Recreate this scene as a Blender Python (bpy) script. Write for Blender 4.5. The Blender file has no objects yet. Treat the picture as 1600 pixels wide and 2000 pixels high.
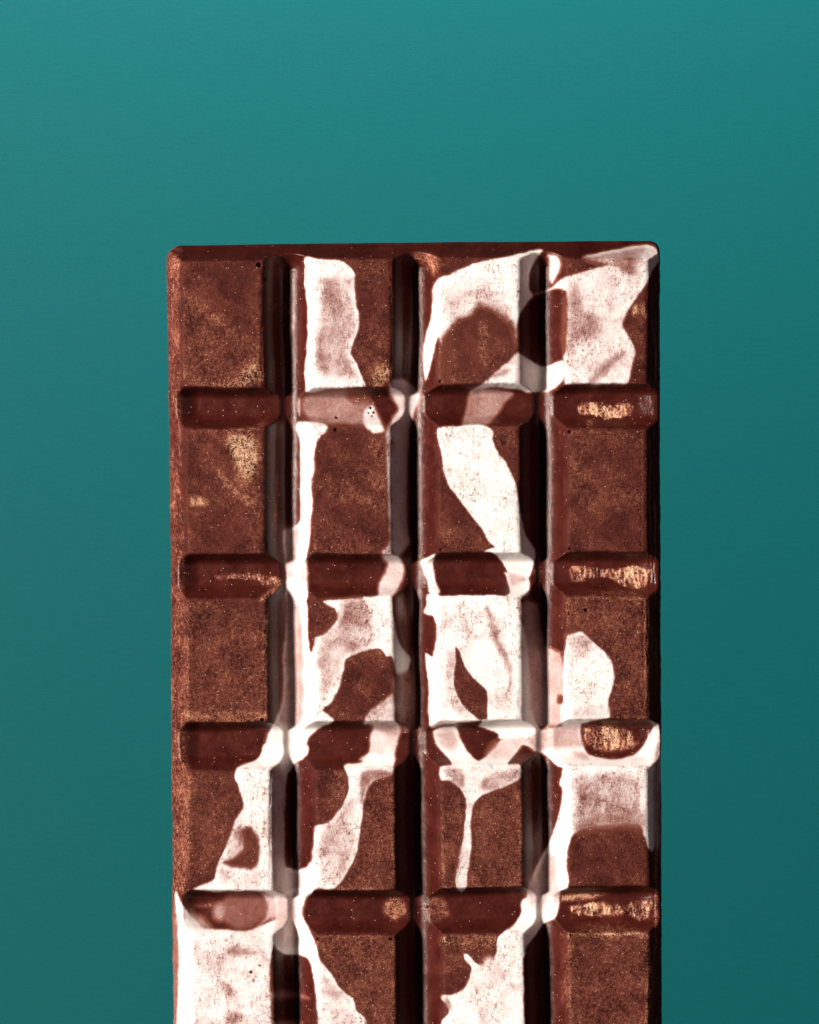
import bpy, math
import numpy as np
from mathutils import Vector

# ------------------------------------------------------------------ camera
PX = 1.0 / 12000.0            # one photograph pixel at the bar's face = 1/12 mm
sc = bpy.context.scene
cam_d = bpy.data.cameras.new('camera')
cam = bpy.data.objects.new('camera', cam_d)
sc.collection.objects.link(cam)
cam.location = (0, -0.8, 0)
cam.rotation_euler = (math.radians(90), 0, 0)
cam_d.sensor_fit = 'HORIZONTAL'
cam_d.sensor_width = 36
cam_d.lens = 36 * 0.8 / (1600 * PX)
cam_d.clip_start = 0.02
cam_d.clip_end = 20
sc.camera = cam

# ------------------------------------------------------------------ light
sc.view_settings.view_transform = 'Standard'
sc.view_settings.look = 'None'
sc.view_settings.exposure = 0
sc.view_settings.gamma = 1
w = bpy.data.worlds.new('World'); sc.world = w; w.use_nodes = True
w.node_tree.nodes['Background'].inputs[0].default_value = (0.80, 0.86, 1.0, 1)
w.node_tree.nodes['Background'].inputs[1].default_value = 0.015

def area(name, loc, target, size, power, col=(1, 1, 1), size_y=None):
    l = bpy.data.lights.new(name, 'AREA')
    l.energy = power; l.color = col; l.size = size
    if size_y:
        l.shape = 'RECTANGLE'; l.size_y = size_y
    o = bpy.data.objects.new(name, l); sc.collection.objects.link(o)
    o.location = loc
    o.rotation_euler = (Vector(target) - Vector(loc)).to_track_quat('-Z', 'Y').to_euler()
    return o
KD = Vector((-0.78, -0.60, 0.16)).normalized()
area('key_lamp', KD * 1.4, (0, 0, 0), 0.16, 58, (1.0, 0.955, 0.90))
area('fill_lamp', (0.75, -0.42, 0.10), (0, 0, 0), 0.30, 0.50, (1.0, 0.74, 0.80), 0.6)
sl = bpy.data.lights.new('backdrop_lamp', 'SPOT')
sl.energy = 86; sl.color = (0.68, 1.0, 0.98); sl.spot_size = math.radians(38.5); sl.spot_blend = 0.3; sl.shadow_soft_size = 0.012
so = bpy.data.objects.new('backdrop_lamp', sl); sc.collection.objects.link(so)
so.location = (-0.012, 0.085, 0.44)
so.rotation_euler = (Vector((-0.004, 0.182, 0.0)) - so.location).to_track_quat('-Z', 'Y').to_euler()

# ------------------------------------------------------------------ numpy helpers
def vnoise(X, Y, scale, seed, octaves=3, sx=1.0, sy=1.0):
    out = np.zeros_like(X); amp = 1.0; tot = 0
    for o in range(octaves):
        r = np.random.RandomState(seed + 31 * o).rand(256, 256)
        x = X / scale * sx * 2 ** o + 17.3 * o; y = Y / scale * sy * 2 ** o + 9.1 * o
        xi = np.floor(x).astype(int); yi = np.floor(y).astype(int)
        fx = x - xi; fy = y - yi
        fx = fx * fx * (3 - 2 * fx); fy = fy * fy * (3 - 2 * fy)
        a = r[yi % 256, xi % 256]; b = r[yi % 256, (xi + 1) % 256]
        c = r[(yi + 1) % 256, xi % 256]; d = r[(yi + 1) % 256, (xi + 1) % 256]
        out += amp * ((a * (1 - fx) + b * fx) * (1 - fy) + (c * (1 - fx) + d * fx) * fy)
        tot += amp; amp *= 0.5
    return out / tot * 2 - 1
def smax(a, b, k):
    h = np.clip(0.5 + 0.5 * (a - b) / k, 0, 1)
    return b + (a - b) * h + k * h * (1 - h)
def smin(a, b, k):
    return -smax(-a, -b, k)
def sstep(t):
    t = np.clip(t, 0, 1); return t * t * (3 - 2 * t)
def spline(pts, n=6):
    P = np.array(pts, float); N = len(P); out = []
    for i in range(N):
        p0, p1, p2, p3 = P[i - 1], P[i], P[(i + 1) % N], P[(i + 2) % N]
        for k in range(n):
            t = k / n
            # tension a little above Catmull-Rom keeps corners from overshooting
            m1 = 0.42 * (p2 - p0); m2 = 0.42 * (p3 - p1)
            out.append((2*t**3-3*t**2+1)*p1 + (t**3-2*t**2+t)*m1 + (-2*t**3+3*t**2)*p2 + (t**3-t**2)*m2)
    return np.array(out)

# ------------------------------------------------------------------ the bar's grid, in photograph pixels
YT = 467.0; YB = 2803.0
v = np.concatenate([YT + np.array([0, .25, .7, 1.4, 2.3, 3.4, 4.7]), np.arange(YT + 6.2, 2024, 1.65),
                    np.arange(2026, YB - 20, 5.0), YB - np.array([18, 12, 8, 5, 3, 1.6, .7, .2, 0])])
NY = len(v); NX = 580
e = np.array([0, .6, 1.4, 2.4, 3.6, 5.0]) / 958.0
u = np.concatenate([e, np.linspace(6.6 / 958, 1 - 6.6 / 958, NX - 12), 1 - e[::-1]])
LEFT = np.interp(v, [472, 840, 1100, 1500, 2000, 2803], [323, 328, 331, 333, 336, 341])
RIGHT = np.interp(v, [472, 860, 1300, 1700, 2000, 2803], [1291, 1291, 1293, 1294, 1295, 1299])
edge_n = vnoise(v[:, None] * 1.0, v[:, None] * 0 + 3, 60, 5, 3)[:, 0]
LEFT = LEFT + 1.6 * edge_n + 0.7 * vnoise(v[:, None], v[:, None] * 0 + 3, 11, 6, 2)[:, 0]
RIGHT = RIGHT + 0.8 * vnoise(v[:, None], v[:, None] * 0 + 3, 10, 8, 2)[:, 0] + 1.3 * vnoise(v[:, None], v[:, None] * 0 + 8, 45, 9, 3)[:, 0]
def corner(r):
    d = np.minimum(v - YT, YB - v)
    q = np.clip(r - d, 0, r)
    return r - np.sqrt(np.maximum(r * r - q * q, 0))
U, V = np.meshgrid(u, v)
cl = corner(32.0)[:, None]; cr = corner(20.0)[:, None]
X = (LEFT[:, None] + cl) * (1 - U) + (RIGHT[:, None] - cr) * U
Y = V + 8.5 * (1 - U) ** 1.3 * np.exp(-(V - YT) / 260.0) + 0.8 * vnoise(X, X * 0, 90, 3, 3) * np.exp(-(V - YT) / 30)

ROWC = np.array([630, 958, 1290, 1620, 1950, 2280, 2640.])
def per_row(vals):
    vals = list(vals) + [vals[-1] + 1, vals[-1] + 2]
    return np.interp(Y, ROWC, vals)
COLC = np.array([440, 690, 937, 1185.])
def per_col(vals):
    return np.interp(X, COLC, vals)
# vertical grooves: right edge of one square's face, left edge of the next
GA = [per_row(q) for q in ([511, 515, 518, 527, 533], [763, 758, 767, 768, 770], [1012, 1012, 1017, 1016, 1022])]
GB = [per_row(q) for q in ([612, 613, 616, 617, 620], [858, 859, 855, 863, 867], [1107, 1111, 1108, 1111, 1113])]
XL = per_row([358, 364, 367, 368, 376]); XR = per_row([1262, 1261, 1262, 1261, 1265])
# horizontal grooves: lower edge of the face above, upper edge of the face below
HA = [per_col(q) for q in ([754, 756, 748, 748], [1081, 1081, 1077, 1077], [1408, 1408, 1406, 1402],
                           [1737, 1737, 1732, 1729], [2067, 2067, 2062, 2059], [2397, 2397, 2392, 2389])]
HB = [per_col(q) for q in ([838, 834, 834, 839], [1171, 1170, 1164, 1168], [1506, 1504, 1497, 1500],
                           [1827, 1828, 1826, 1823], [2157, 2158, 2156, 2153], [2487, 2488, 2486, 2483])]
TOP = per_col([510, 506, 505, 507]); BOT = Y * 0 + 2768.0

wx = 1.8 * vnoise(X, Y, 90, 11, 1) + 0.35 * vnoise(X, Y, 16, 12, 2)
wy = 1.8 * vnoise(X, Y, 90, 13, 1) + 0.5 * vnoise(X, Y, 16, 14, 2)
Xw = X + wx; Yw = Y + wy
DV, DH = 50.0, 41.0
dv = np.full_like(X, -1e9)
for a, b in zip(GA, GB):
    dv = np.maximum(dv, np.minimum(np.maximum(1.15 * (Xw - a), 2.0 * (Xw - a - 10)), 1.5 * (b - Xw)))
dh = np.full_like(X, -1e9)
for a, b in zip(HA, HB):
    dh = np.maximum(dh, np.minimum(2.4 * (Yw - a), 1.7 * (b - Yw)))
do = np.maximum(np.maximum(1.35 * (XL - Xw), 1.0 * (Xw - XR)), np.maximum(1.6 * (TOP - Yw), 1.3 * (Yw - BOT)))
# the grooves run out before the bar's rim
endv = sstep((np.minimum(V - YT, YB - V) - 12) / 40.0) * .6 + .4
endh = np.minimum(sstep((X - X[:, :1] - 10) / 48.0) * .42 + .58, sstep((X[:, -1:] - X - 8) / 40.0) * .15 + .85)
fv = smin(smax(dv, 0 * dv, 10), 0 * dv + DV, 22)
fh = smin(smax(dh, 0 * dh, 7), 0 * dh + DH, 16)
fo = smin(smax(do, 0 * do, 8), 0 * do + DV, 14)
depth = smax(smax(fv * endv, fh * endh, 5), fo, 5) - 2.5
raw = smax(smax(np.minimum(dv, DV), np.minimum(dh, DH), 3), np.minimum(do * 1.5, DV), 3)     # <0 on faces, DV on floors
# rounded outer edge
dist_e = np.minimum(np.minimum((X - X[:, :1]), (X[:, -1:] - X)), np.minimum(V - YT, YB - V))
q = 1 - np.clip(dist_e / 9.0, 0, 1)
depth = depth + 9.0 * (1 - np.sqrt(np.maximum(1 - q * q, 0)))
face = sstep(-raw / 10.0)
# slow undulation, casting ripples, shallow dents
depth += 1.3 * vnoise(X, Y, 130, 21, 2) + 0.45 * vnoise(X, Y, 28, 22, 3)
depth += (1 - face) * (0.5 * vnoise(X, Y, 40, 23, 2, sx=0.5) + 0.15 * vnoise(X, Y, 9, 24, 2))
rimz = sstep((XL - X) / 14.0)
depth += rimz * 1.5 * vnoise(X, Y, 16, 25, 3, sx=1.3, sy=0.35)
rt = sstep((X - XR) / 10.0)
depth += rt * 1.6 * vnoise(X, Y, 10, 26, 3, sx=1.4, sy=0.16)
# pinholes left by air bubbles
holes = [(506.5,517,4.2),(860,745,2.8),(861,1074,2.4),(1113,1072,2.4),(1113,844,3.2),(1145,1192,3.0),(1111,1198,2),
         (656,839,3.0),(513,1406,3.0),(621,1835,3.0),(764,1834,2.8),(1115,1827,2.2),(1065,1826,2),(517,545,2.6),
         (657,815,2.5),(724,796,2),(730,805,2),(727,812,1.6),(720,806,1.6),(836,1775,2),(599,1500,2.4),(594,1505,1.6),
         (1086,1551,2),(1089,1558,1.8),(1092,1553,1.6),(1085,1574,2),(1094,1601,1.6),(491,1899,2.2),(508,1886,1.6)]
hole_mask = np.zeros_like(X)
for hx, hy, hr in holes:
    d = np.hypot(X - hx, Y - hy) / hr
    depth += 1.9 * hr * np.exp(-d ** 4)
    hole_mask = np.maximum(hole_mask, np.exp(-(d * 0.9) ** 4))

# ------------------------------------------------------------------ marbling: where the white chocolate lies
T = {1:(320,460),2:(800,460),3:(320,800),4:(800,800),5:(320,1140),6:(800,1140),7:(320,1460),8:(800,1460),9:(320,1720),10:(800,1720)}
def P(t, pts):
    ox, oy = T[t]
    return [(ox + a / 3.2, oy + b / 3.2) for a, b in pts]
mx = X + 2.6 * vnoise(X, Y, 30, 41, 2) + 1.0 * vnoise(X, Y, 7, 42, 2)
my = Y + 2.6 * vnoise(X, Y, 30, 43, 2) + 1.0 * vnoise(X, Y, 7, 44, 2)
def paint(field, poly, target, soft=2.0, op=1.0):
    S = spline(poly); soft = soft * 1.2 + .6
    lo = S.min(0) - 3 * soft - 4; hi = S.max(0) + 3 * soft + 4
    ys = np.where((Y.max(1) > lo[1]) & (Y.min(1) < hi[1]))[0]
    xs = np.where((X.max(0) > lo[0]) & (X.min(0) < hi[0]))[0]
    if not len(ys) or not len(xs): return
    sl = (slice(ys[0], ys[-1] + 1), slice(xs[0], xs[-1] + 1))
    px = mx[sl]; py = my[sl]
    dmin = np.full(px.shape, 1e9); ins = np.zeros(px.shape, bool)
    A = S; B = np.roll(S, -1, 0)
    for (ax, ay), (bx, by) in zip(A, B):
        ex, ey = bx - ax, by - ay
        t = np.clip(((px - ax) * ex + (py - ay) * ey) / (ex * ex + ey * ey + 1e-9), 0, 1)
        dx = px - ax - t * ex; dy = py - ay - t * ey
        np.minimum(dmin, dx * dx + dy * dy, out=dmin)
        c = (ay > py) != (by > py)
        if ay != by:
            ins ^= c & (px < ex * (py - ay) / (by - ay) + ax)
    sd = np.sqrt(dmin) * np.where(ins, 1, -1)
    a = op * sstep(0.5 + 0.5 * sd / soft)
    field[sl] = field[sl] * (1 - a) + target * a

W = np.zeros_like(X)
def wh(t, pts, target=1.0, soft=2.0, op=1.0): paint(W, P(t, pts) if t else pts, target, soft, op)
# row 1
wh(1,[(885,135),(960,140),(1060,150),(1140,175),(1190,230),(1190,290),(1195,400),(1215,480),(1215,560),(1205,620),(1180,680),(1165,740),(1200,800),(1235,870),(1262,935),(1180,950),(1050,960),(950,975),(890,975),(880,900),(890,700),(900,500),(885,350),(880,220)])
wh(1,[(1000,265),(1150,260),(1182,300),(1190,480),(1188,600),(1150,740),(1180,840),(1200,885),(1020,880),(960,800),(965,600),(980,400)],.60,9)
wh(1,[(958,610),(985,700),(1035,860),(1010,890),(965,840)],.42,6,.6)
wh(1,[(1090,470),(1140,480),(1160,560),(1120,560)],.5,6,.5)
wh(1,[(870,1000),(950,970),(1100,955),(1230,965),(1290,1040),(1330,1120),(1380,1210),(1330,1220),(1250,1200),(1150,1180),(1050,1185),(960,1190),(900,1160),(850,1080)],.42,7)
wh(1,[(1150,975),(1220,960),(1270,1010),(1260,1040),(1180,1040),(1140,1010)],.14,5,.8)
wh(1,[(1250,1100),(1300,1060),(1330,1120),(1385,1215),(1330,1238),(1270,1215),(1245,1160)],.85,4)
wh(0,[(766,742),(790,738),(805,752),(822,772),(812,800),(802,830),(798,870),(797,920),(797,980),(799,1030),(802,1060),(792,1075),(782,1085),(786,1100),(790,1120),(780,1145),(765,1170),(742,1176),(740,1140),(752,1120),(758,1100),(748,1090),(745,1075),(760,1060),(762,1020),(757,960),(754,900),(755,850),(764,820),(778,800),(768,780),(760,760)],.72,4)
wh(2,[(190,258),(250,240),(330,205),(450,165),(580,140),(700,105),(780,88),(838,88),(800,140),(765,200),(745,270),(748,330),(775,365),(730,430),(695,490),(675,580),(668,700),(600,760),(500,800),(300,800),(210,720),(175,640),(150,740),(120,850),(98,900),(85,780),(90,680),(105,600),(130,540),(140,440),(150,320)],1,2.5)
wh(2,[(320,360),(460,330),(600,380),(620,450),(660,600),(560,480),(440,450),(340,480),(260,540),(240,420)],.72,9,.9)
wh(2,[(440,430),(560,480),(640,550),(662,620),(680,740),(560,830),(470,905),(300,910),(205,880),(195,680),(280,540),(370,490)],.03,10)
wh(2,[(225,660),(270,660),(260,900),(190,900),(185,760)],.10,6)
wh(2,[(380,985),(430,940),(500,890),(560,830),(610,790),(670,735),(720,755),(770,780),(850,810),(940,780),(965,790),(960,900),(900,960),(850,975),(740,975),(680,960),(560,950),(470,960),(410,1000)],.88,2.5)
wh(2,[(510,890),(560,850),(630,830),(610,870),(560,890)],.45,5)
wh(2,[(370,1000),(420,960),(560,965),(650,985),(600,1050),(540,1130),(470,1195),(330,1195),(355,1090)],.44,3)
wh(2,[(780,355),(860,335),(900,320),(960,265),(1060,235),(1200,190),(1300,185),(1240,160),(1090,135),(1200,98),(1400,60),(1500,45),(1552,80),(1560,150),(1515,230),(1480,310),(1400,420),(1360,480),(1330,560),(1370,620),(1400,680),(1405,740),(1390,820),(1360,930),(1250,930),(1130,925),(1000,925),(970,905),(965,760),(985,700),(985,400),(960,340),(920,330),(840,352)],.86,2.5)
wh(2,[(1100,130),(1300,95),(1480,60),(1440,180),(1420,250),(1350,240),(1240,185),(1120,160)],.52,6)
wh(2,[(985,420),(1040,300),(1080,420),(1200,560),(1180,640),(1060,680),(985,740)],.52,12,.9)
wh(2,[(1120,900),(1200,810),(1320,720),(1350,750),(1240,850),(1160,925)],.5,7)
wh(2,[(1320,190),(1400,200),(1390,230),(1330,225)],.3,5,.8)
wh(2,[(1430,250),(1520,180),(1545,140),(1530,60),(1430,120)],.7,6,.6)
wh(2,[(868,118),(920,125),(945,170),(925,260),(892,300),(875,200)],.8,4)
# row 2
wh(3,[(850,75),(1010,95),(1018,140),(975,170),(945,230),(940,380),(925,450),(932,560),(920,680),(915,760),(902,850),(890,920),(895,1060),(890,1180),(770,1180),(765,1060),(752,960),(745,850),(748,760),(800,735),(850,690),(855,500),(850,300),(845,180),(825,110)],1,3)
wh(3,[(770,1000),(870,990),(880,1080),(780,1090)],.55,7,.7)
wh(4,[(180,115),(300,105),(440,95),(515,125),(525,200),(570,290),(630,380),(665,470),(685,580),(700,690),(730,790),(790,880),(780,960),(750,1050),(690,1040),(620,1020),(580,950),(520,900),(465,885),(530,860),(490,820),(440,730),(340,600),(250,480),(210,380),(195,270),(180,180)],1,2)
wh(4,[(70,955),(100,930),(165,900),(148,960),(155,1050),(190,1130),(215,1165),(590,1165),(625,1110),(605,1040),(600,1020),(660,1030),(750,1055),(745,1120),(690,1180),(680,1290),(120,1290),(130,1190),(110,1100),(85,1020)],.92,2.5)
wh(4,[(625,1030),(700,1040),(735,1070),(640,1110)],.5,5,.8)
wh(4,[(610,970),(700,980),(740,1010),(640,1010)],.6,6,.6)
# row 3
wh(5,[(765,-20),(875,-10),(882,80),(895,160),(900,300),(905,400),(925,425),(942,350),(955,330),(1010,310),(1060,260),(1090,200),(1060,150),(1000,110),(1120,95),(1270,85),(1420,80),(1432,200),(1450,300),(1480,380),(1535,460),(1530,540),(1500,590),(1460,580),(1430,465),(1390,460),(1345,405),(1250,420),(1170,460),(1135,480),(1120,560),(1095,660),(1050,740),(1000,790),(1065,855),(980,900),(920,950),(890,1000),(888,1070),(820,1130),(780,1190),(660,1240),(455,1240),(458,1150),(560,1115),(620,1050),(650,950),(670,890),(710,820),(740,720),(745,600),(740,480),(757,350),(765,150)],1,2.5)
wh(5,[(1110,110),(1250,100),(1290,200),(1320,330),(1250,400),(1170,440),(1120,480),(1100,560),(1070,640),(1010,600),(960,520),(965,350),(1070,260),(1100,190)],.66,9)
wh(5,[(960,480),(1010,520),(1040,620),(1000,700),(990,640)],.5,7,.7)
wh(5,[(1180,230),(1260,260),(1280,330),(1200,310)],.55,9,.6)
wh(5,[(1250,865),(1290,790),(1350,740),(1430,690),(1442,720),(1450,850),(1480,900),(1460,1000),(1440,1060),(1430,1130),(1225,1110),(1280,1060),(1290,960),(1315,890),(1260,880)],.72,3)
wh(5,[(1300,870),(1400,870),(1470,930),(1440,960),(1320,910)],.4,6,.6)
wh(5,[(1445,600),(1530,560),(1560,700),(1545,900),(1490,910),(1450,800)],.5,6)
wh(5,[(1440,90),(1500,100),(1540,300),(1530,440),(1470,340)],.4,6)
wh(5,[(690,900),(860,900),(830,1080),(700,1120),(650,1000)],.76,10,.8)
wh(6,[(165,75),(600,75),(700,50),(745,-20),(752,60),(690,110),(695,200),(740,330),(755,500),(770,650),(775,780),(800,880),(820,930),(760,960),(640,975),(560,970),(500,925),(430,905),(300,880),(200,885),(130,905),(120,850),(125,700),(110,560),(105,440),(150,460),(165,360),(165,260),(140,190),(108,180),(108,80)],1,2.5)
wh(6,[(485,150),(535,200),(550,300),(600,420),(645,530),(640,620),(600,690),(612,560),(560,420),(510,320),(480,250)],.5,6)
wh(6,[(230,430),(285,410),(280,560),(288,660),(350,780),(290,780),(235,650)],.72,7)
wh(6,[(490,690),(560,700),(590,760),(540,800),(490,780)],.8,8)
wh(6,[(220,200),(450,180),(500,300),(420,360),(230,300)],.88,14)
wh(6,[(290,398),(312,440),(340,510),(400,590),(460,650),(487,690),(487,830),(440,852),(390,815),(335,750),(285,650),(280,560),(286,460)],0,2)
wh(6,[(290,885),(360,870),(450,860),(430,900),(480,915),(555,940),(560,970),(530,1040),(430,1115),(370,1060),(320,970)],0,2.5)
wh(6,[(690,130),(800,120),(820,200),(850,380),(900,415),(950,440),(965,560),(970,860),(880,900),(800,890),(765,780),(740,400),(710,250)],.58,4)
wh(6,[(965,460),(985,330),(1020,310),(1075,300),(1130,350),(1190,400),(1240,460),(1275,530),(1285,590),(1265,660),(1245,730),(1240,780),(1255,838),(1150,860),(1080,880),(980,890),(955,870),(962,650)],1,2.5)
wh(6,[(990,320),(1080,310),(1140,400),(1080,470),(1010,400)],.66,9)
wh(6,[(1030,780),(1230,760),(1240,820),(1040,840)],.72,7)
wh(6,[(930,700),(960,710),(962,750),(930,745)],.1,3)
wh(6,[(700,1000),(820,930),(940,900),(1000,882),(1080,878),(1075,930),(1085,1000),(1110,1060),(1160,1085),(1260,1100),(1350,1095),(1430,1060),(1480,1000),(1510,930),(1560,885),(1572,1000),(1545,1080),(1540,1280),(970,1280),(970,1170),(920,1140),(870,1090),(820,1060),(740,1020)],.92,2.5)
wh(6,[(760,960),(860,915),(1060,890),(1070,940),(1085,1020),(960,1040),(880,1040),(800,1050),(740,1000)],.56,7)
wh(6,[(1020,1050),(1100,1060),(1120,1100),(1030,1090)],.6,6)
# row 4
wh(8,[(150,-60),(160,-110),(290,-125),(320,-50),(370,30),(430,88),(480,60),(540,10),(590,-50),(740,-70),(700,-10),(660,50),(620,100),(690,110),(690,190),(600,240),(500,280),(430,320),(395,370),(385,450),(390,540),(385,640),(370,740),(355,870),(330,910),(300,880),(290,840),(305,740),(320,640),(345,540),(350,420),(345,330),(310,260),(250,210),(190,205),(188,120),(260,100),(190,20)],.94,2.2)
wh(8,[(160,-90),(280,-100),(310,-20),(260,40),(190,0)],.5,9,.8)
wh(8,[(560,-40),(720,-60),(640,60),(540,70),(480,50)],.6,7,.7)
wh(8,[(200,135),(330,150),(340,250),(300,240),(250,200)],.6,6)
wh(8,[(440,230),(520,170),(670,140),(680,190),(600,235),(500,270)],.55,6)
wh(8,[(310,640),(370,640),(355,860),(300,850)],.7,5,.7)
wh(8,[(970,130),(1200,110),(1530,80),(1565,-80),(1572,200),(1545,500),(1525,650),(1485,620),(1455,510),(1400,475),(1300,480),(1200,485),(1120,505),(1050,525),(1010,560),(990,640),(985,740),(995,880),(950,900),(930,980),(915,1060),(870,1080),(800,1180),(740,1240),(715,1310),(560,1310),(550,1200),(600,1150),(650,1115),(700,1050),(735,985),(740,900),(780,790),(820,710),(860,640),(900,540),(935,420),(955,300),(958,200)],1,2.5)
wh(8,[(1045,180),(1420,180),(1440,300),(1440,470),(1300,478),(1140,500),(1035,520),(1040,300)],.62,9)
wh(8,[(1100,430),(1440,400),(1470,520),(1300,500),(1060,530)],.42,10,.7)
wh(8,[(1530,100),(1570,0),(1575,600),(1530,600)],.5,5)
wh(8,[(830,700),(930,680),(930,900),(900,1000),(760,1000),(760,880)],.58,8)
wh(7,[(640,-20),(880,-10),(885,60),(810,110),(775,170),(760,260),(752,420),(752,600),(755,740),(800,790),(740,1000),(690,970),(640,915),(590,900),(400,905),(190,893),(250,860),(320,820),(330,750),(355,690),(400,600),(430,500),(460,430),(495,380),(490,330),(462,240),(450,150),(530,110),(600,60)],.94,2.2)
wh(7,[(500,500),(545,500),(592,570),(602,640),(592,720),(540,752),(440,742),(375,718),(440,690),(490,620),(470,540)],.04,5)
wh(7,[(430,520),(490,500),(500,620),(430,690),(390,680)],.62,7,.8)
wh(7,[(350,760),(480,800),(620,770),(560,860),(380,860)],.8,9)
wh(7,[(945,495),(1020,470),(1080,420),(1130,330),(1160,250),(1150,180),(1125,110),(1230,100),(1290,50),(1430,70),(1434,160),(1380,180),(1320,205),(1275,270),(1245,370),(1225,560),(1200,690),(1150,780),(1070,880),(960,885),(900,935),(860,1000),(850,1060),(720,1080),(700,950),(700,850),(760,790),(860,770),(920,720),(932,600)],.95,2.5)
wh(7,[(1240,150),(1430,150),(1400,180),(1310,210),(1260,290),(1235,340)],.45,5)
wh(7,[(1140,330),(1185,330),(1190,480),(1190,620),(1140,760),(1060,850),(990,820),(990,520),(1070,450)],.68,8)
wh(7,[(700,800),(860,800),(880,900),(850,1010),(740,1050),(690,950)],.66,8)
# row 5
wh(9,[(60,90),(95,135),(130,185),(180,250),(250,300),(400,312),(500,320),(580,300),(650,270),(700,262),(690,330),(695,400),(675,480),(665,600),(660,700),(665,900),(660,1300),(60,1300),(60,500)],1,2.5)
wh(9,[(210,360),(480,350),(640,360),(640,1260),(210,1260),(195,700)],.86,8)
wh(9,[(400,430),(470,400),(560,450),(500,475),(430,465)],.4,7,.8)
wh(9,[(350,640),(430,660),(470,740),(380,720)],.6,8,.8)
wh(9,[(400,820),(480,820),(470,900),(390,900)],.5,8,.8)
wh(9,[(52,110),(80,260),(90,500),(80,900),(75,1300),(45,1300),(45,400)],.32,2.5)
wh(9,[(150,190),(200,220),(300,300),(210,310),(165,280)],.6,6,.7)
wh(9,[(360,150),(400,90),(450,75),(540,75),(600,110),(640,160),(620,230),(560,290),(470,312),(390,280),(340,200)],.30,5)
wh(9,[(300,170),(360,150),(360,260),(310,240)],.6,6,.7)
wh(9,[(600,75),(680,100),(735,160),(740,200),(700,240),(640,260),(580,300),(630,230),(640,160)],.62,5)
wh(9,[(690,100),(740,90),(850,50),(930,80),(880,120),(850,180),(858,220),(885,270),(915,320),(950,400),(970,480),(1010,530),(1060,600),(1090,660),(1160,720),(1190,745),(1210,820),(1270,900),(1300,1300),(965,1300),(962,900),(945,700),(925,560),(905,500),(860,480),(830,480),(760,470),(700,420),(690,330),(700,260),(700,180)],.97,2.5)
wh(9,[(700,120),(840,80),(845,220),(850,400),(760,440),(700,380)],.66,8)
wh(9,[(1000,600),(1060,640),(1100,700),(1080,740),(990,700)],.66,7)
wh(9,[(1040,800),(1160,820),(1200,900),(1060,900)],.75,9)
wh(9,[(670,700),(760,695),(880,735),(900,745),(800,745),(680,745)],.5,5,.8)
wh(9,[(670,880),(760,880),(850,900),(850,960),(670,960)],.6,5,.8)
wh(10,[(720,120),(930,120),(915,240),(860,270),(820,300),(760,360),(722,430),(715,560),(715,700),(718,900),(715,1200),(180,1200),(200,900),(240,830),(245,790),(200,745),(205,720),(280,710),(340,670),(380,590),(385,545),(345,500),(335,465),(360,465),(400,510),(450,540),(500,552),(520,510),(545,420),(555,355),(600,320),(650,290),(700,210)],1,2.2)
wh(10,[(740,0),(840,0),(930,20),(940,120),(900,160),(750,160)],.6,8,.8)
wh(10,[(480,480),(620,560),(640,700),(560,760),(440,900),(400,700)],.86,12)
wh(10,[(205,725),(250,750),(260,800),(230,790)],.6,4)
wh(10,[(630,640),(680,680),(640,690)],.7,6)
# marbling carried on below the picture's edge
for cx, cy, rx, ry, rot in [(470,2300,70,130,.5),(700,2420,60,150,-.4),(930,2250,80,120,.2),(1180,2420,70,160,.6),(800,2620,160,60,.2),(500,2640,90,70,.7)]:
    pts = []
    for k in range(14):
        a = 2 * math.pi * k / 14; rr = 1 + .25 * math.sin(3 * a + cx)
        pts.append((cx + rr * (rx * math.cos(a) * math.cos(rot) - ry * math.sin(a) * math.sin(rot)), cy + rr * (rx * math.cos(a) * math.sin(rot) + ry * math.sin(a) * math.cos(rot))))
    wh(0, pts, .95, 3)
# white thinned down in the grooves, putting their shade into the colour
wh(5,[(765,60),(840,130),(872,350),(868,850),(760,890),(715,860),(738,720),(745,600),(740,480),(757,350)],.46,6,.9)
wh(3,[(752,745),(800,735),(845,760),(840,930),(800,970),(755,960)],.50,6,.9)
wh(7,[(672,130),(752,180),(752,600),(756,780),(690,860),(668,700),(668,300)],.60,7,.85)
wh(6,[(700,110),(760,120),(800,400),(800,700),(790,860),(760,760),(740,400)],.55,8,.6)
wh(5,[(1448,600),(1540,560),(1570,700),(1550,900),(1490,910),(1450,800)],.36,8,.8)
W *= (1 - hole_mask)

# bloom: pale tan cocoa-butter scuffs
Bm = 0.36 * face + 0.06
Bm += (0.42 + .25 * vnoise(X, Y, 22, 57, 3, sx=1.6, sy=.4)) * sstep((XL - X - 2) / 8) - 0.04 * sstep((TOP - Y) / 8)  # left rim: scuffing plus its lit brightness, put into the colour
Bm += 0.30 * face * vnoise(X, Y, 75, 51, 4)
Bm += 0.28 * face * np.clip(vnoise(X * .77 + Y * .64, Y * .77 - X * .64, 46, 58, 4, sx=.35, sy=2.2), -.3, 1)
def bl(t, pts, val=1.0, soft=5.0, op=1.0): paint(Bm, P(t, pts), val * (1.15 if .68 < val < .95 else .92 if val < .68 else 1), soft, op)
def circ(t, x, y, r, val, soft=4, op=1.0):
    bl(t, [(x + r * math.cos(a / 5 * math.pi), y + r * math.sin(a / 5 * math.pi)) for a in range(10)], val, soft, op)
bl(1,[(130,480),(250,550),(330,600),(395,650),(400,700),(370,760),(380,820),(470,860),(530,830),(575,760),(625,900),(450,945),(260,930),(130,900),(130,700)],.62,6)
bl(1,[(160,900),(420,900),(560,790),(600,900),(450,945),(260,940)],.8,6,.8)
bl(1,[(480,880),(530,840),(575,770),(590,850),(540,930),(470,940)],.9,5,.8)
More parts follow.
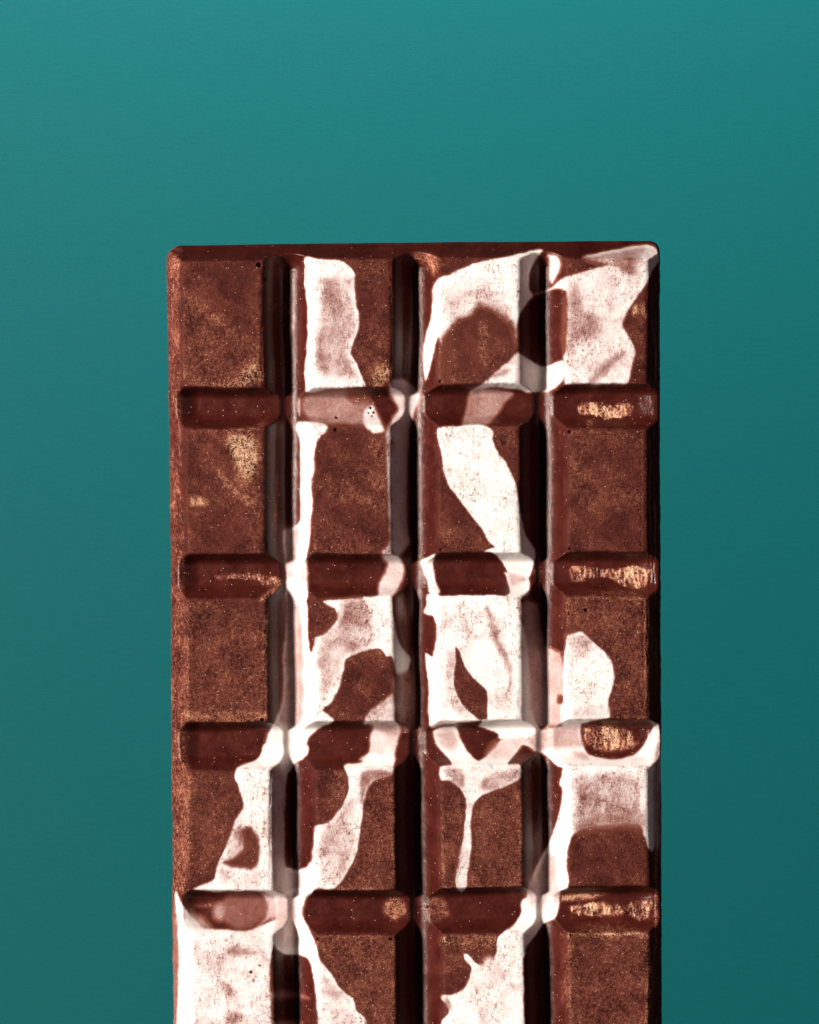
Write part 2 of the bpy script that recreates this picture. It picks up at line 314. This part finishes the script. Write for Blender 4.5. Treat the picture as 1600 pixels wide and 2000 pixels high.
circ(1,1300,270,60,.6,8); circ(1,1310,610,60,.6,10); circ(1,1365,850,60,.8,7); circ(1,1340,900,45,.85,6)
circ(1,700,190,60,.45,6); circ(1,680,440,35,.5,4); circ(1,755,470,28,.5,4)
circ(1,75,170,35,.7,6)  # pinkish corner highlight painted in as bloom colour
bl(1,[(180,1230),(400,1215),(560,1190),(640,1150),(600,1220),(400,1260),(200,1270)],.6,5)
bl(2,[(430,540),(490,560),(490,680),(480,800),(450,760),(430,650)],.95,5,.9)
bl(2,[(200,660),(270,660),(285,900),(190,900),(180,760)],.75,7,.8)
bl(2,[(560,620),(650,700),(640,740),(560,780),(520,720)],.6,8)
bl(2,[(1400,430),(1470,440),(1475,500),(1400,500)],.95,5)
bl(2,[(20,110),(130,110),(190,150),(150,250),(100,180),(30,150)],.7,5)
bl(2,[(1060,1075),(1130,1042),(1250,1065),(1390,1050),(1390,1110),(1260,1140),(1180,1120),(1070,1105)],1.15,4)
bl(3,[(410,150),(560,165),(590,280),(578,400),(520,450),(460,390),(400,250)],.92,8)
bl(3,[(325,385),(360,385),(470,500),(560,560),(600,600),(560,620),(480,560),(380,470)],.75,4)
bl(3,[(165,545),(255,548),(265,600),(170,605)],.85,5)
bl(3,[(520,620),(600,600),(605,850),(530,870),(520,780)],.55,8)
bl(3,[(690,420),(710,430),(712,700),(690,760),(680,600)],.6,3)
bl(3,[(330,1040),(560,1030),(700,1060),(720,1085),(640,1100),(560,1060),(350,1060)],.85,4)
bl(3,[(590,1180),(720,1080),(740,1090),(640,1190)],.7,4)
bl(3,[(950,760),(1150,770),(1380,850),(1380,890),(960,890)],.5,8)
bl(4,[(1010,990),(1060,985),(1200,1000),(1300,1010),(1380,985),(1510,1005),(1500,1030),(1480,1110),(1360,1105),(1280,1060),(1200,1040),(1060,1075),(1015,1050)],1.2,4)
circ(4,800,1010,45,.6,8); circ(4,1130,80,20,.7,4)
bl(5,[(55,150),(150,120),(155,400),(150,900),(120,1280),(50,1280)],.58,6)
bl(5,[(640,150),(655,120),(655,260),(640,380),(630,300)],.95,2.5)
bl(5,[(160,200),(600,200),(610,820),(170,830)],.55,10)
bl(5,[(160,800),(620,800),(620,850),(160,850)],.7,5)
bl(6,[(990,90),(1470,90),(1480,830),(1290,830),(1290,560),(1100,300),(990,250)],.58,8)
bl(6,[(1100,900),(1260,890),(1400,930),(1440,990),(1380,1040),(1240,1050),(1120,1010)],1.0,5)
bl(7,[(55,60),(150,100),(165,400),(165,700),(140,880),(60,900)],.66,6)
bl(7,[(170,320),(480,330),(400,600),(320,760),(170,850)],.55,12)
bl(7,[(1240,400),(1430,200),(1430,870),(1080,880),(1200,700)],.58,8)
circ(7,1440,1015,75,.75,4)
bl(7,[(150,985),(540,990),(560,1010),(150,1010)],.6,3)
circ(8,170,1020,80,.62,4)
bl(8,[(400,380),(680,230),(690,860),(370,870),(390,600)],.6,10)
bl(8,[(210,300),(330,330),(330,600),(290,860),(210,860)],.6,8)
bl(8,[(940,930),(1100,915),(1250,920),(1180,950),(1050,970),(950,975)],.85,4)
bl(8,[(1010,1010),(1120,990),(1220,985),(1222,1055),(1050,1052)],1.2,3)
bl(8,[(1225,1000),(1350,1000),(1350,1050),(1235,1060)],.75,5)
bl(8,[(1390,985),(1510,975),(1500,1060),(1440,1092),(1380,1040)],1.1,3)
bl(8,[(1530,640),(1565,650),(1565,1200),(1535,1280),(1520,900)],.6,5)
bl(9,[(960,355),(1430,355),(1432,520),(1430,900),(1250,900),(1090,640),(990,500)],.62,8)
bl(10,[(210,350),(555,350),(540,420),(230,420)],.75,6)
bl(10,[(1000,330),(1480,330),(1490,900),(1000,900)],.55,8)
bl(10,[(1000,330),(1480,330),(1480,350),(1000,360)],.7,5)
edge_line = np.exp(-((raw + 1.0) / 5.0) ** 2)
Bm += 0.30 * edge_line  # rubbed square edges; their highlight is put into the colour too
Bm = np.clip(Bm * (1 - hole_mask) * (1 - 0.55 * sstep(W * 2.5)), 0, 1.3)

# flaked patches stand slightly proud of the groove floor; folds and mould seams are cut in
flake = np.zeros_like(X)
fx_ = 5 * vnoise(X, Y, 9, 71, 2) ; fy_ = 7 * vnoise(X, Y, 7, 72, 2, sx=1.6)
Bm0 = Bm.copy(); keep = (mx, my); mx, my = mx + fx_, my + fy_
for t_, pts, val in [(2,[(1060,1075),(1130,1042),(1250,1065),(1390,1050),(1390,1110),(1260,1140),(1180,1120),(1070,1105)],1.2),
        (4,[(1010,990),(1060,985),(1200,1000),(1300,1010),(1380,985),(1510,1005),(1500,1030),(1480,1110),(1360,1105),(1280,1060),(1200,1040),(1060,1075),(1015,1050)],1.25),
        (8,[(1010,1010),(1120,990),(1220,985),(1222,1055),(1050,1052)],1.2),(8,[(1390,985),(1510,975),(1500,1060),(1440,1092),(1380,1040)],1.15),
        (8,[(1225,1000),(1350,1000),(1350,1050),(1235,1060)],.8),(6,[(1110,910),(1260,900),(1400,935),(1440,990),(1380,1030),(1240,1040),(1120,1000)],.9),
        (2,[(1400,430),(1470,440),(1475,500),(1400,500)],.9),(3,[(330,1040),(560,1030),(700,1060),(720,1085),(640,1100),(560,1060),(350,1060)],.8)]:
    paint(flake, P(t_, pts), val, 2.5)
    paint(Bm, P(t_, pts), val, 2.5)
mx, my = keep
Bm = Bm0 * (1 - np.clip(flake, 0, 1)) + np.clip(flake, 0, 1) * (.86 + .70 * vnoise(X, Y, 11, 78, 3, sx=1.7, sy=.5) + .3 * vnoise(X, Y, 40, 79, 1))
Bm = np.clip(Bm, 0, 1.3)
depth -= flake * (0.8 + 1.5 * vnoise(X, Y, 5, 73, 2, sx=1.5, sy=.6))
def crease(t, pts, d=2.2, wd=1.6):
    global depth
    Q = np.array(P(t, pts)); S = []
    for i in range(len(Q) - 1):
        for k in range(6): S.append(Q[i] * (1 - k / 6) + Q[i + 1] * k / 6)
    S.append(Q[-1]); S = np.array(S)
    lo = S.min(0) - 10; hi = S.max(0) + 10
    ys = np.where((Y.max(1) > lo[1]) & (Y.min(1) < hi[1]))[0]; xs = np.where((X.max(0) > lo[0]) & (X.min(0) < hi[0]))[0]
    sl_ = (slice(ys[0], ys[-1] + 1), slice(xs[0], xs[-1] + 1)); px = mx[sl_]; py = my[sl_]
    dm = np.full(px.shape, 1e9)
    for (ax, ay), (bx, by) in zip(S[:-1], S[1:]):
        ex, ey = bx - ax, by - ay
        t_ = np.clip(((px - ax) * ex + (py - ay) * ey) / (ex * ex + ey * ey + 1e-9), 0, 1)
        dm = np.minimum(dm, np.hypot(px - ax - t_ * ex, py - ay - t_ * ey))
    depth[sl_] += d * np.exp(-(dm / wd) ** 2) * (.65 + .5 * vnoise(px, py, 14, 77, 1))
crease(1,[(125,200),(70,290),(52,420),(66,520),(80,560)]); crease(1,[(60,560),(90,700),(60,900),(50,1100)],1.6)
crease(3,[(60,180),(48,420),(80,580),(118,700),(125,800)],2.4); crease(3,[(95,220),(110,330),(80,400),(110,420),(120,400)],2.2,1.4)
crease(3,[(70,180),(75,215)],2.5,1.6); crease(3,[(60,760),(85,820)],2)
crease(7,[(135,165),(106,260),(104,400),(112,560),(130,700),(135,880)],2.6,1.3); crease(7,[(70,600),(90,760),(100,900)],1.6)
crease(9,[(70,250),(92,420),(88,700),(80,900)],2.4,1.5); crease(9,[(60,300),(66,900)],1.8,1.2)
crease(1,[(615,520),(612,930)],1.6,1.3); crease(1,[(640,150),(650,600),(655,940),(700,1030)],1.3,1.2)
crease(1,[(1418,170),(1425,920)],1.8,1.3); crease(1,[(1240,175),(1390,172)],2.0,1.2)
crease(3,[(655,150),(650,500),(640,880)],1.6,1.3); crease(3,[(700,330),(690,800)],1.4,1.2); crease(3,[(1060,420),(1140,370),(1200,310),(1290,190)],1.0,1.4)
crease(5,[(645,130),(635,500),(632,850)],1.8,1.3); crease(5,[(165,300),(170,600),(190,800)],1.3,1.2)
crease(6,[(1460,100),(1470,800)],1.6,1.3); crease(6,[(1485,100),(1490,820)],1.4,1.2)
crease(4,[(1440,150),(1455,500),(1445,860)],1.3,1.3); crease(4,[(1310,180),(1400,300)],.9,1.1); crease(4,[(1528,100),(1530,1200)],1.8,1.3)
crease(8,[(1530,120),(1520,300),(1540,640),(1535,1200)],2.2,1.4); crease(8,[(1490,700),(1550,690),(1560,640)],1.6,1.3)
crease(8,[(856,640),(858,900),(858,1280)],1.5,1.3); crease(8,[(250,955),(700,965),(950,985)],1.0,1.6); crease(7,[(150,1000),(440,1005),(740,1035)],1.2,1.6)
crease(8,[(945,955),(1500,945)],1.2,1.5); crease(7,[(668,150),(662,880)],1.4,1.3); crease(9,[(1180,180),(1175,340)],.9,1.2); crease(9,[(1190,370),(1210,470),(1290,590)],.9,1.2)
crease(10,[(860,170),(868,500),(872,880)],1.2,1.3); crease(10,[(1350,330),(1540,340)],.8,1.4); crease(10,[(1500,330),(1500,900)],1.3,1.3)
for s_ in range(26):                                   # handling scratches on the faces
    rs = np.random.RandomState(900 + s_)
    cx, cy = rs.uniform(370, 1250), rs.uniform(520, 2000); an = rs.uniform(-.2, 1.3) + (rs.rand() > .6) * 1.4; ln = rs.uniform(12, 55)
    T[99] = (0, 0)
    q_ = [((cx + (k - 2) / 2 * ln * math.cos(an) + rs.normal(0, 2)) * 3.2, (cy + (k - 2) / 2 * ln * math.sin(an) + rs.normal(0, 2)) * 3.2) for k in range(5)]
    crease(99, q_, .55, 1.0)

# the groove floors, moulded glossy and clean; faces handled and matt
gloss = sstep((raw - 4) / 14.0)

# ------------------------------------------------------------------ materials
def nodes(name):
    m = bpy.data.materials.new(name); m.use_nodes = True
    n = m.node_tree.nodes; l = m.node_tree.links
    return m, n, l, n['Principled BSDF']
def math_n(n, l, op, a, b=None, c=None, clamp=False):
    x = n.new('ShaderNodeMath'); x.operation = op; x.use_clamp = clamp
    for i, q in enumerate((a, b, c)):
        if q is None: continue
        if isinstance(q, (int, float)): x.inputs[i].default_value = q
        else: l.new(q, x.inputs[i])
    return x.outputs[0]
def ramp(n, l, fac, stops):
    r = n.new('ShaderNodeValToRGB'); r.color_ramp.interpolation = 'LINEAR'
    while len(r.color_ramp.elements) < len(stops): r.color_ramp.elements.new(0.5)
    for e_, (p, c) in zip(r.color_ramp.elements, stops):
        e_.position = p; e_.color = (c if len(c) == 4 else (*c, 1)) if not isinstance(c, float) else (c, c, c, 1)
    l.new(fac, r.inputs[0]); return r.outputs[0]
def mix(n, l, fac, a, b, mode='MIX'):
    x = n.new('ShaderNodeMix'); x.data_type = 'RGBA'; x.blend_type = mode
    for s, q in ((x.inputs[0], fac), (x.inputs[6], a), (x.inputs[7], b)):
        if isinstance(q, (int, float)): s.default_value = q
        elif isinstance(q, tuple): s.default_value = (*q, 1)
        else: l.new(q, s)
    return x.outputs[2]
def coords(n, l, scale, sx=1, sy=1, rot=0):
    g = n.new('ShaderNodeNewGeometry'); mp = n.new('ShaderNodeMapping')
    l.new(g.outputs['Position'], mp.inputs[0])
    mp.inputs['Scale'].default_value = (12000 * scale * sx, 12000 * scale, 12000 * scale * sy)
    mp.inputs['Rotation'].default_value = (0, rot, 0)
    return mp.outputs[0]
def noise(n, l, vec, detail=3, rough=.5, dist=0, scale=1.0):
    x = n.new('ShaderNodeTexNoise'); l.new(vec, x.inputs['Vector'])
    x.inputs['Scale'].default_value = scale; x.inputs['Detail'].default_value = detail
    x.inputs['Roughness'].default_value = rough; x.inputs['Distortion'].default_value = dist
    return x.outputs[0]
def attr(n, name):
    a = n.new('ShaderNodeAttribute'); a.attribute_name = name; return a.outputs['Fac']

def chocolate():
    m, n, l, b = nodes('marbled_chocolate')
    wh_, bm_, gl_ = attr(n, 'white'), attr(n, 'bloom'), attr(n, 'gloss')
    fine = noise(n, l, coords(n, l, 1 / 3.2), 4, .7)
    grain = noise(n, l, coords(n, l, 1 / 9.0), 4, .65)
    mid = noise(n, l, coords(n, l, 1 / 45.0), 4, .6, .6)
    fib = noise(n, l, coords(n, l, 1 / 14.0, 1, .28, .5), 4, .65, 2.2)       # short wandering scratches
    fib2 = noise(n, l, coords(n, l, 1 / 12.0, .3, 1.2, -.35), 3, .65, 2.4)
    # --- dark chocolate
    dark = mix(n, l, ramp(n, l, mid, [(.3, (.0,)*3), (.7, (1.,)*3)]), (.027, .0034, .0024), (.053, .0078, .0052))
    speck = math_n(n, l, 'ADD', math_n(n, l, 'MULTIPLY', fine, .6), math_n(n, l, 'MULTIPLY', grain, .4))
    speck = math_n(n, l, 'ADD', speck, math_n(n, l, 'MULTIPLY', math_n(n, l, 'SUBTRACT', mid, .5), .30))
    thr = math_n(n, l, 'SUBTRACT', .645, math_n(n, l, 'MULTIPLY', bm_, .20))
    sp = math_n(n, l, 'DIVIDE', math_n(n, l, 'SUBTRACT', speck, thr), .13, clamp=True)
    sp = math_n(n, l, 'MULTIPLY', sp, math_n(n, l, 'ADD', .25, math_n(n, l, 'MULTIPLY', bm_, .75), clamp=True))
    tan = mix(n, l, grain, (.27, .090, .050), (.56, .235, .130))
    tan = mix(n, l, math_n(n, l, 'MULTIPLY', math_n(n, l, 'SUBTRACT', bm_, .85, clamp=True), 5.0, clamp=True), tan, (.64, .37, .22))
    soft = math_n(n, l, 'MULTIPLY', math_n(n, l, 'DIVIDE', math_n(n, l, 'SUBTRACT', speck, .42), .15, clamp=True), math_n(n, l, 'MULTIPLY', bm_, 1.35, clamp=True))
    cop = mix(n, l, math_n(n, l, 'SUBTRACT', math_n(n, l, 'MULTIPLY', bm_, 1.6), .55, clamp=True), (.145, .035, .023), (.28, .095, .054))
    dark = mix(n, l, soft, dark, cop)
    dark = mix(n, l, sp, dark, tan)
    # sparse pale dust specks
    vo = n.new('ShaderNodeTexVoronoi'); l.new(coords(n, l, 1 / 4.2), vo.inputs['Vector']); vo.inputs['Scale'].default_value = 1
    dot = math_n(n, l, 'LESS_THAN', vo.outputs['Distance'], .22)
    sep = n.new('ShaderNodeSeparateColor'); l.new(vo.outputs['Color'], sep.inputs[0])
    rare = math_n(n, l, 'GREATER_THAN', sep.outputs[0], .962)
    dot = math_n(n, l, 'MULTIPLY', dot, rare)
    dark = mix(n, l, math_n(n, l, 'MULTIPLY', dot, .75), dark, (.62, .36, .24))
    # --- white chocolate: coverage broken up by grain, fibres and pits
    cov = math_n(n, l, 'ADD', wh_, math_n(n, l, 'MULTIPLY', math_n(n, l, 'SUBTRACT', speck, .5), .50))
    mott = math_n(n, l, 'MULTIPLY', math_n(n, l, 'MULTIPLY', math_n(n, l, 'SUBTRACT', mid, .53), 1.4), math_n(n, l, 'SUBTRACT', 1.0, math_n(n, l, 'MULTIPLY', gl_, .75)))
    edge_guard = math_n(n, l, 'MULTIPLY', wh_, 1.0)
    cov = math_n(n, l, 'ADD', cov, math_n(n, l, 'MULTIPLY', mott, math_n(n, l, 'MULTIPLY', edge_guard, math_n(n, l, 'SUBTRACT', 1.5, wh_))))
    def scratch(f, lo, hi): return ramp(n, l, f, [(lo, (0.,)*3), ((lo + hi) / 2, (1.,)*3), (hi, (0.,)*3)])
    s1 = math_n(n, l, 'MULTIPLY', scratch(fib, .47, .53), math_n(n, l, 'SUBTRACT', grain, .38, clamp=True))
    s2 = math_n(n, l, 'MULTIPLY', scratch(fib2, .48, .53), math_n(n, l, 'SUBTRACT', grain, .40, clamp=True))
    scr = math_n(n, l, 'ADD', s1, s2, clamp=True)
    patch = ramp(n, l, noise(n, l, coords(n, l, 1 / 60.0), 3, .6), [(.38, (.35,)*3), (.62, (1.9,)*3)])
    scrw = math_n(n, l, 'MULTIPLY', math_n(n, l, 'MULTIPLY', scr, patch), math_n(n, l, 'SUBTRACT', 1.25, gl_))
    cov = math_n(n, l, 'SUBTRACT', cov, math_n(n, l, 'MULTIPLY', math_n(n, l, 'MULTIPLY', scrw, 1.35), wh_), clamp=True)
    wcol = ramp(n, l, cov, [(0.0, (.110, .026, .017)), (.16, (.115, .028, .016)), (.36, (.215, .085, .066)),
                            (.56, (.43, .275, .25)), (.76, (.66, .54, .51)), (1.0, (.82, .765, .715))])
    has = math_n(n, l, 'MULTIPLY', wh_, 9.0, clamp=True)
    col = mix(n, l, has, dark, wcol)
    wdot = math_n(n, l, 'MULTIPLY', math_n(n, l, 'MULTIPLY', dot, has), .55)
    col = mix(n, l, wdot, col, (.85, .74, .68))
    l.new(col, b.inputs['Base Color'])
    ro = math_n(n, l, 'SUBTRACT', .52, math_n(n, l, 'MULTIPLY', gl_, .22))
    ro = math_n(n, l, 'ADD', ro, math_n(n, l, 'MULTIPLY', math_n(n, l, 'SUBTRACT', mid, .5), .22))
    ro = math_n(n, l, 'ADD', ro, math_n(n, l, 'MULTIPLY', bm_, .12))
    l.new(ro, b.inputs['Roughness'])
    b.inputs['IOR'].default_value = 1.46
    b.inputs['Specular Tint'].default_value = (1.0, .80, .74, 1)
    l.new(math_n(n, l, 'ADD', .10, math_n(n, l, 'MULTIPLY', gl_, .24)), b.inputs['Specular IOR Level'])
    l.new(math_n(n, l, 'MULTIPLY', math_n(n, l, 'SUBTRACT', wh_, .15, clamp=True), .75), b.inputs['Subsurface Weight'])
    b.inputs['Subsurface Radius'].default_value = (1.0, .72, .60)
    b.inputs['Subsurface Scale'].default_value = 0.0011
    h = math_n(n, l, 'ADD', math_n(n, l, 'MULTIPLY', fine, .7), math_n(n, l, 'MULTIPLY', grain, 1.1))
    h = math_n(n, l, 'SUBTRACT', h, math_n(n, l, 'MULTIPLY', scr, .9))
    h = math_n(n, l, 'ADD', h, math_n(n, l, 'MULTIPLY', sp, .7))
    bp = n.new('ShaderNodeBump'); bp.inputs['Distance'].default_value = 2.2 * PX
    l.new(math_n(n, l, 'SUBTRACT', .85, math_n(n, l, 'MULTIPLY', gl_, .6)), bp.inputs['Strength'])
    l.new(h, bp.inputs['Height']); l.new(bp.outputs[0], b.inputs['Normal'])
    return m
CH = chocolate()

# ------------------------------------------------------------------ meshes
root = bpy.data.objects.new('chocolate_bar', None)
sc.collection.objects.link(root)
root.location = (0.0, 0.006, (1000 - YB) * PX)
root.empty_display_size = 0.02
root['label'] = 'marbled dark and white chocolate bar of raised squares standing upright before the teal backdrop'
root['category'] = 'chocolate bar'

PXw = (X - 800) * PX; PZw = (1000 - Y) * PX; PYw = depth * PX
POS = np.stack([PXw, PYw, PZw], -1)
du = np.gradient(POS, axis=1); dvv = np.gradient(POS, axis=0)
NRM = np.cross(du, dvv); NRM /= np.linalg.norm(NRM, axis=-1, keepdims=True) + 1e-20
if NRM[NY // 2, NX // 2, 1] > 0: NRM = -NRM          # face the camera (-Y)
NX = X.shape[1]
idx = np.arange(NY * NX).reshape(NY, NX)
quads = np.stack([idx[:-1, :-1], idx[1:, :-1], idx[1:, 1:], idx[:-1, 1:]], -1).reshape(-1, 4)
POSf = POS.reshape(-1, 3); NRMf = NRM.reshape(-1, 3)
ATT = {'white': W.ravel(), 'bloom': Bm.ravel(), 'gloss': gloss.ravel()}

def build(name, qs, parent, origin=None, extra=None):
    """qs: rows of grid quads; extra: (verts, normals, faces, source grid vertex) appended"""
    used, inv = np.unique(qs.ravel(), return_inverse=True)
    vs = POSf[used]; ns = NRMf[used]; att = {k: a[used] for k, a in ATT.items()}
    fs = inv.reshape(-1, 4)
    if extra:
        ev, en, ef, es = extra
        base = len(vs)
        vs = np.concatenate([vs, ev]); ns = np.concatenate([ns, en])
        att = {k: np.concatenate([att[k], ATT[k][es] * (1.0 if k != 'gloss' else 1)]) for k in att}
        fs = np.concatenate([fs, ef + base])
    org = np.array(origin) if origin is not None else vs.mean(0)
    me = bpy.data.meshes.new(name)
    me.vertices.add(len(vs)); me.vertices.foreach_set('co', (vs - org).astype(np.float32).ravel())
    me.loops.add(fs.size); me.loops.foreach_set('vertex_index', fs.astype(np.int32).ravel())
    me.polygons.add(len(fs)); me.polygons.foreach_set('loop_start', np.arange(0, fs.size, 4, dtype=np.int32))
    me.update(calc_edges=True)
    for k, a in att.items():
        at = me.attributes.new(k, 'FLOAT', 'POINT'); at.data.foreach_set('value', a.astype(np.float32))
    me.materials.append(CH)
    me.polygons.foreach_set('use_smooth', np.ones(len(fs), bool))
    me.normals_split_custom_set_from_vertices(ns.astype(np.float32))
    o = bpy.data.objects.new(name, me); sc.collection.objects.link(o)
    o.parent = parent
    po = np.array(parent['_org']) if '_org' in parent else np.array(root.location)
    o.location = org - po
    return o, org

# which square does each grid cell belong to
cellc = lambda A: 0.25 * (A[:-1, :-1] + A[1:, :-1] + A[1:, 1:] + A[:-1, 1:])
Xc, Yc, Rc, Wc = cellc(X), cellc(Y), cellc(raw), cellc(W)
colid = np.zeros(Xc.shape, int)
for a, b in zip(GA, GB): colid += (Xc > cellc(a + b) / 2)
rowid = np.zeros(Xc.shape, int)
for a, b in zip(HA, HB): rowid += (Yc > cellc(a + b) / 2)
sq = np.where(Rc < 0.72 * DH, rowid * 4 + colid, -1).ravel()
white = (Wc > 0.36).ravel()
for k in range(28):
    m_ = sq == k
    s, org = build('chocolate_square', quads[m_ & ~white], root)
    s['_org'] = list(org)
    if (m_ & white).sum() > 60:
        build('white_swirl', quads[m_ & white], s)
# base slab: groove floors, rim, sides and back
loop = np.concatenate([idx[0, :-1], idx[:-1, -1], idx[-1, :0:-1], idx[:0:-1, 0]])
Lp = POSf[loop]; cen = Lp.mean(0)
TH = 128 * PX
nxt = np.roll(Lp, -1, 0); prv = np.roll(Lp, 1, 0)
tg = nxt - prv; on = np.stack([-tg[:, 2], 0 * tg[:, 0], tg[:, 0]], -1)
on /= np.linalg.norm(on, axis=1, keepdims=True) + 1e-20
if ((Lp - cen) * on).sum() < 0: on = -on
NRMf[loop] = on * 0.8 + np.array([0, -.6, 0])
rings = [Lp.copy()]; rn = [on]
for t_, inset in ((.25, 0), (.6, 1), (.9, 2), (1.0, 8)):
    r = Lp.copy(); r[:, 1] = Lp[:, 1] + (TH - Lp[:, 1]) * t_; r -= on * inset * PX
    rings.append(r); rn.append(on)
EV = np.concatenate(rings); EN = np.concatenate(rn); L = len(loop)
EF = []
for r in range(len(rings) - 1):
    i = np.arange(L); j = (i + 1) % L
    EF.append(np.stack([r * L + i, r * L + j, (r + 1) * L + j, (r + 1) * L + i], -1))
EF = np.concatenate(EF); ES = np.tile(loop, len(rings))
base_q = quads[(sq < 0) & ~white]
bs, borg = build('base_slab', base_q, root, None, (EV, EN, EF, ES))
bs['_org'] = list(borg)
build('white_swirl', quads[(sq < 0) & white], bs)
# flat back of the slab
br = EV[-L:]
bm_v = np.concatenate([br, [br.mean(0)]]); me = bpy.data.meshes.new('slab_back')
me.from_pydata([tuple(p - borg) for p in bm_v], [], [(i, (i + 1) % L, L) for i in range(L)])
me.materials.append(CH); ob = bpy.data.objects.new('slab_back', me); sc.collection.objects.link(ob); ob.parent = bs
for o in sc.objects:
    if '_org' in o: del o['_org']

# ------------------------------------------------------------------ backdrop: a sheet of teal paper swept forward under the bar
def paper():
    m, n, l, b = nodes('teal_paper')
    f = noise(n, l, coords(n, l, 1 / 5.0), 4, .75)
    fl = noise(n, l, coords(n, l, 1 / 10.0, .25, 2.0), 3, .6)
    big = noise(n, l, coords(n, l, 1 / 500.0), 2, .5)
    g = math_n(n, l, 'ADD', math_n(n, l, 'MULTIPLY', f, .7), math_n(n, l, 'MULTIPLY', fl, .3))
    c = mix(n, l, ramp(n, l, g, [(.3, (0.,)*3), (.7, (1.,)*3)]), (.0001, .0345, .0362), (.0002, .0450, .0462))
    l.new(c, b.inputs['Base Color'])
    b.inputs['Roughness'].default_value = .42
    b.inputs['Specular IOR Level'].default_value = .17
    bp = n.new('ShaderNodeBump'); bp.inputs['Distance'].default_value = 0.6 * PX; bp.inputs['Strength'].default_value = .35
    l.new(g, bp.inputs['Height']); l.new(bp.outputs[0], b.inputs['Normal'])
    return m
FZ = (1000 - YB) * PX; YBK = 0.16; R = 0.04
prof = [(YBK, 0.17), (YBK, 0.10), (YBK, 0.0), (YBK, FZ + R)]
for k in range(1, 17):
    a = math.pi / 2 * k / 16
    prof.append((YBK - R + R * math.cos(a), FZ + R - R * math.sin(a)))
prof += [(0.0, FZ), (-0.12, FZ), (-0.2, FZ)]
vs = []; fs = []
xs_ = np.linspace(-0.24, 0.24, 13)
for (py, pz) in prof:
    for x in xs_: vs.append((x, py, pz))
n_ = len(xs_)
for i in range(len(prof) - 1):
    for j in range(n_ - 1):
        fs.append((i * n_ + j, (i + 1) * n_ + j, (i + 1) * n_ + j + 1, i * n_ + j + 1))
me = bpy.data.meshes.new('backdrop_paper'); me.from_pydata(vs, [], fs)
me.polygons.foreach_set('use_smooth', [True] * len(fs)); me.materials.append(paper())
bd = bpy.data.objects.new('backdrop_paper', me); sc.collection.objects.link(bd)
bd['kind'] = 'structure'; bd['label'] = 'smooth teal paper backdrop swept under the chocolate bar'
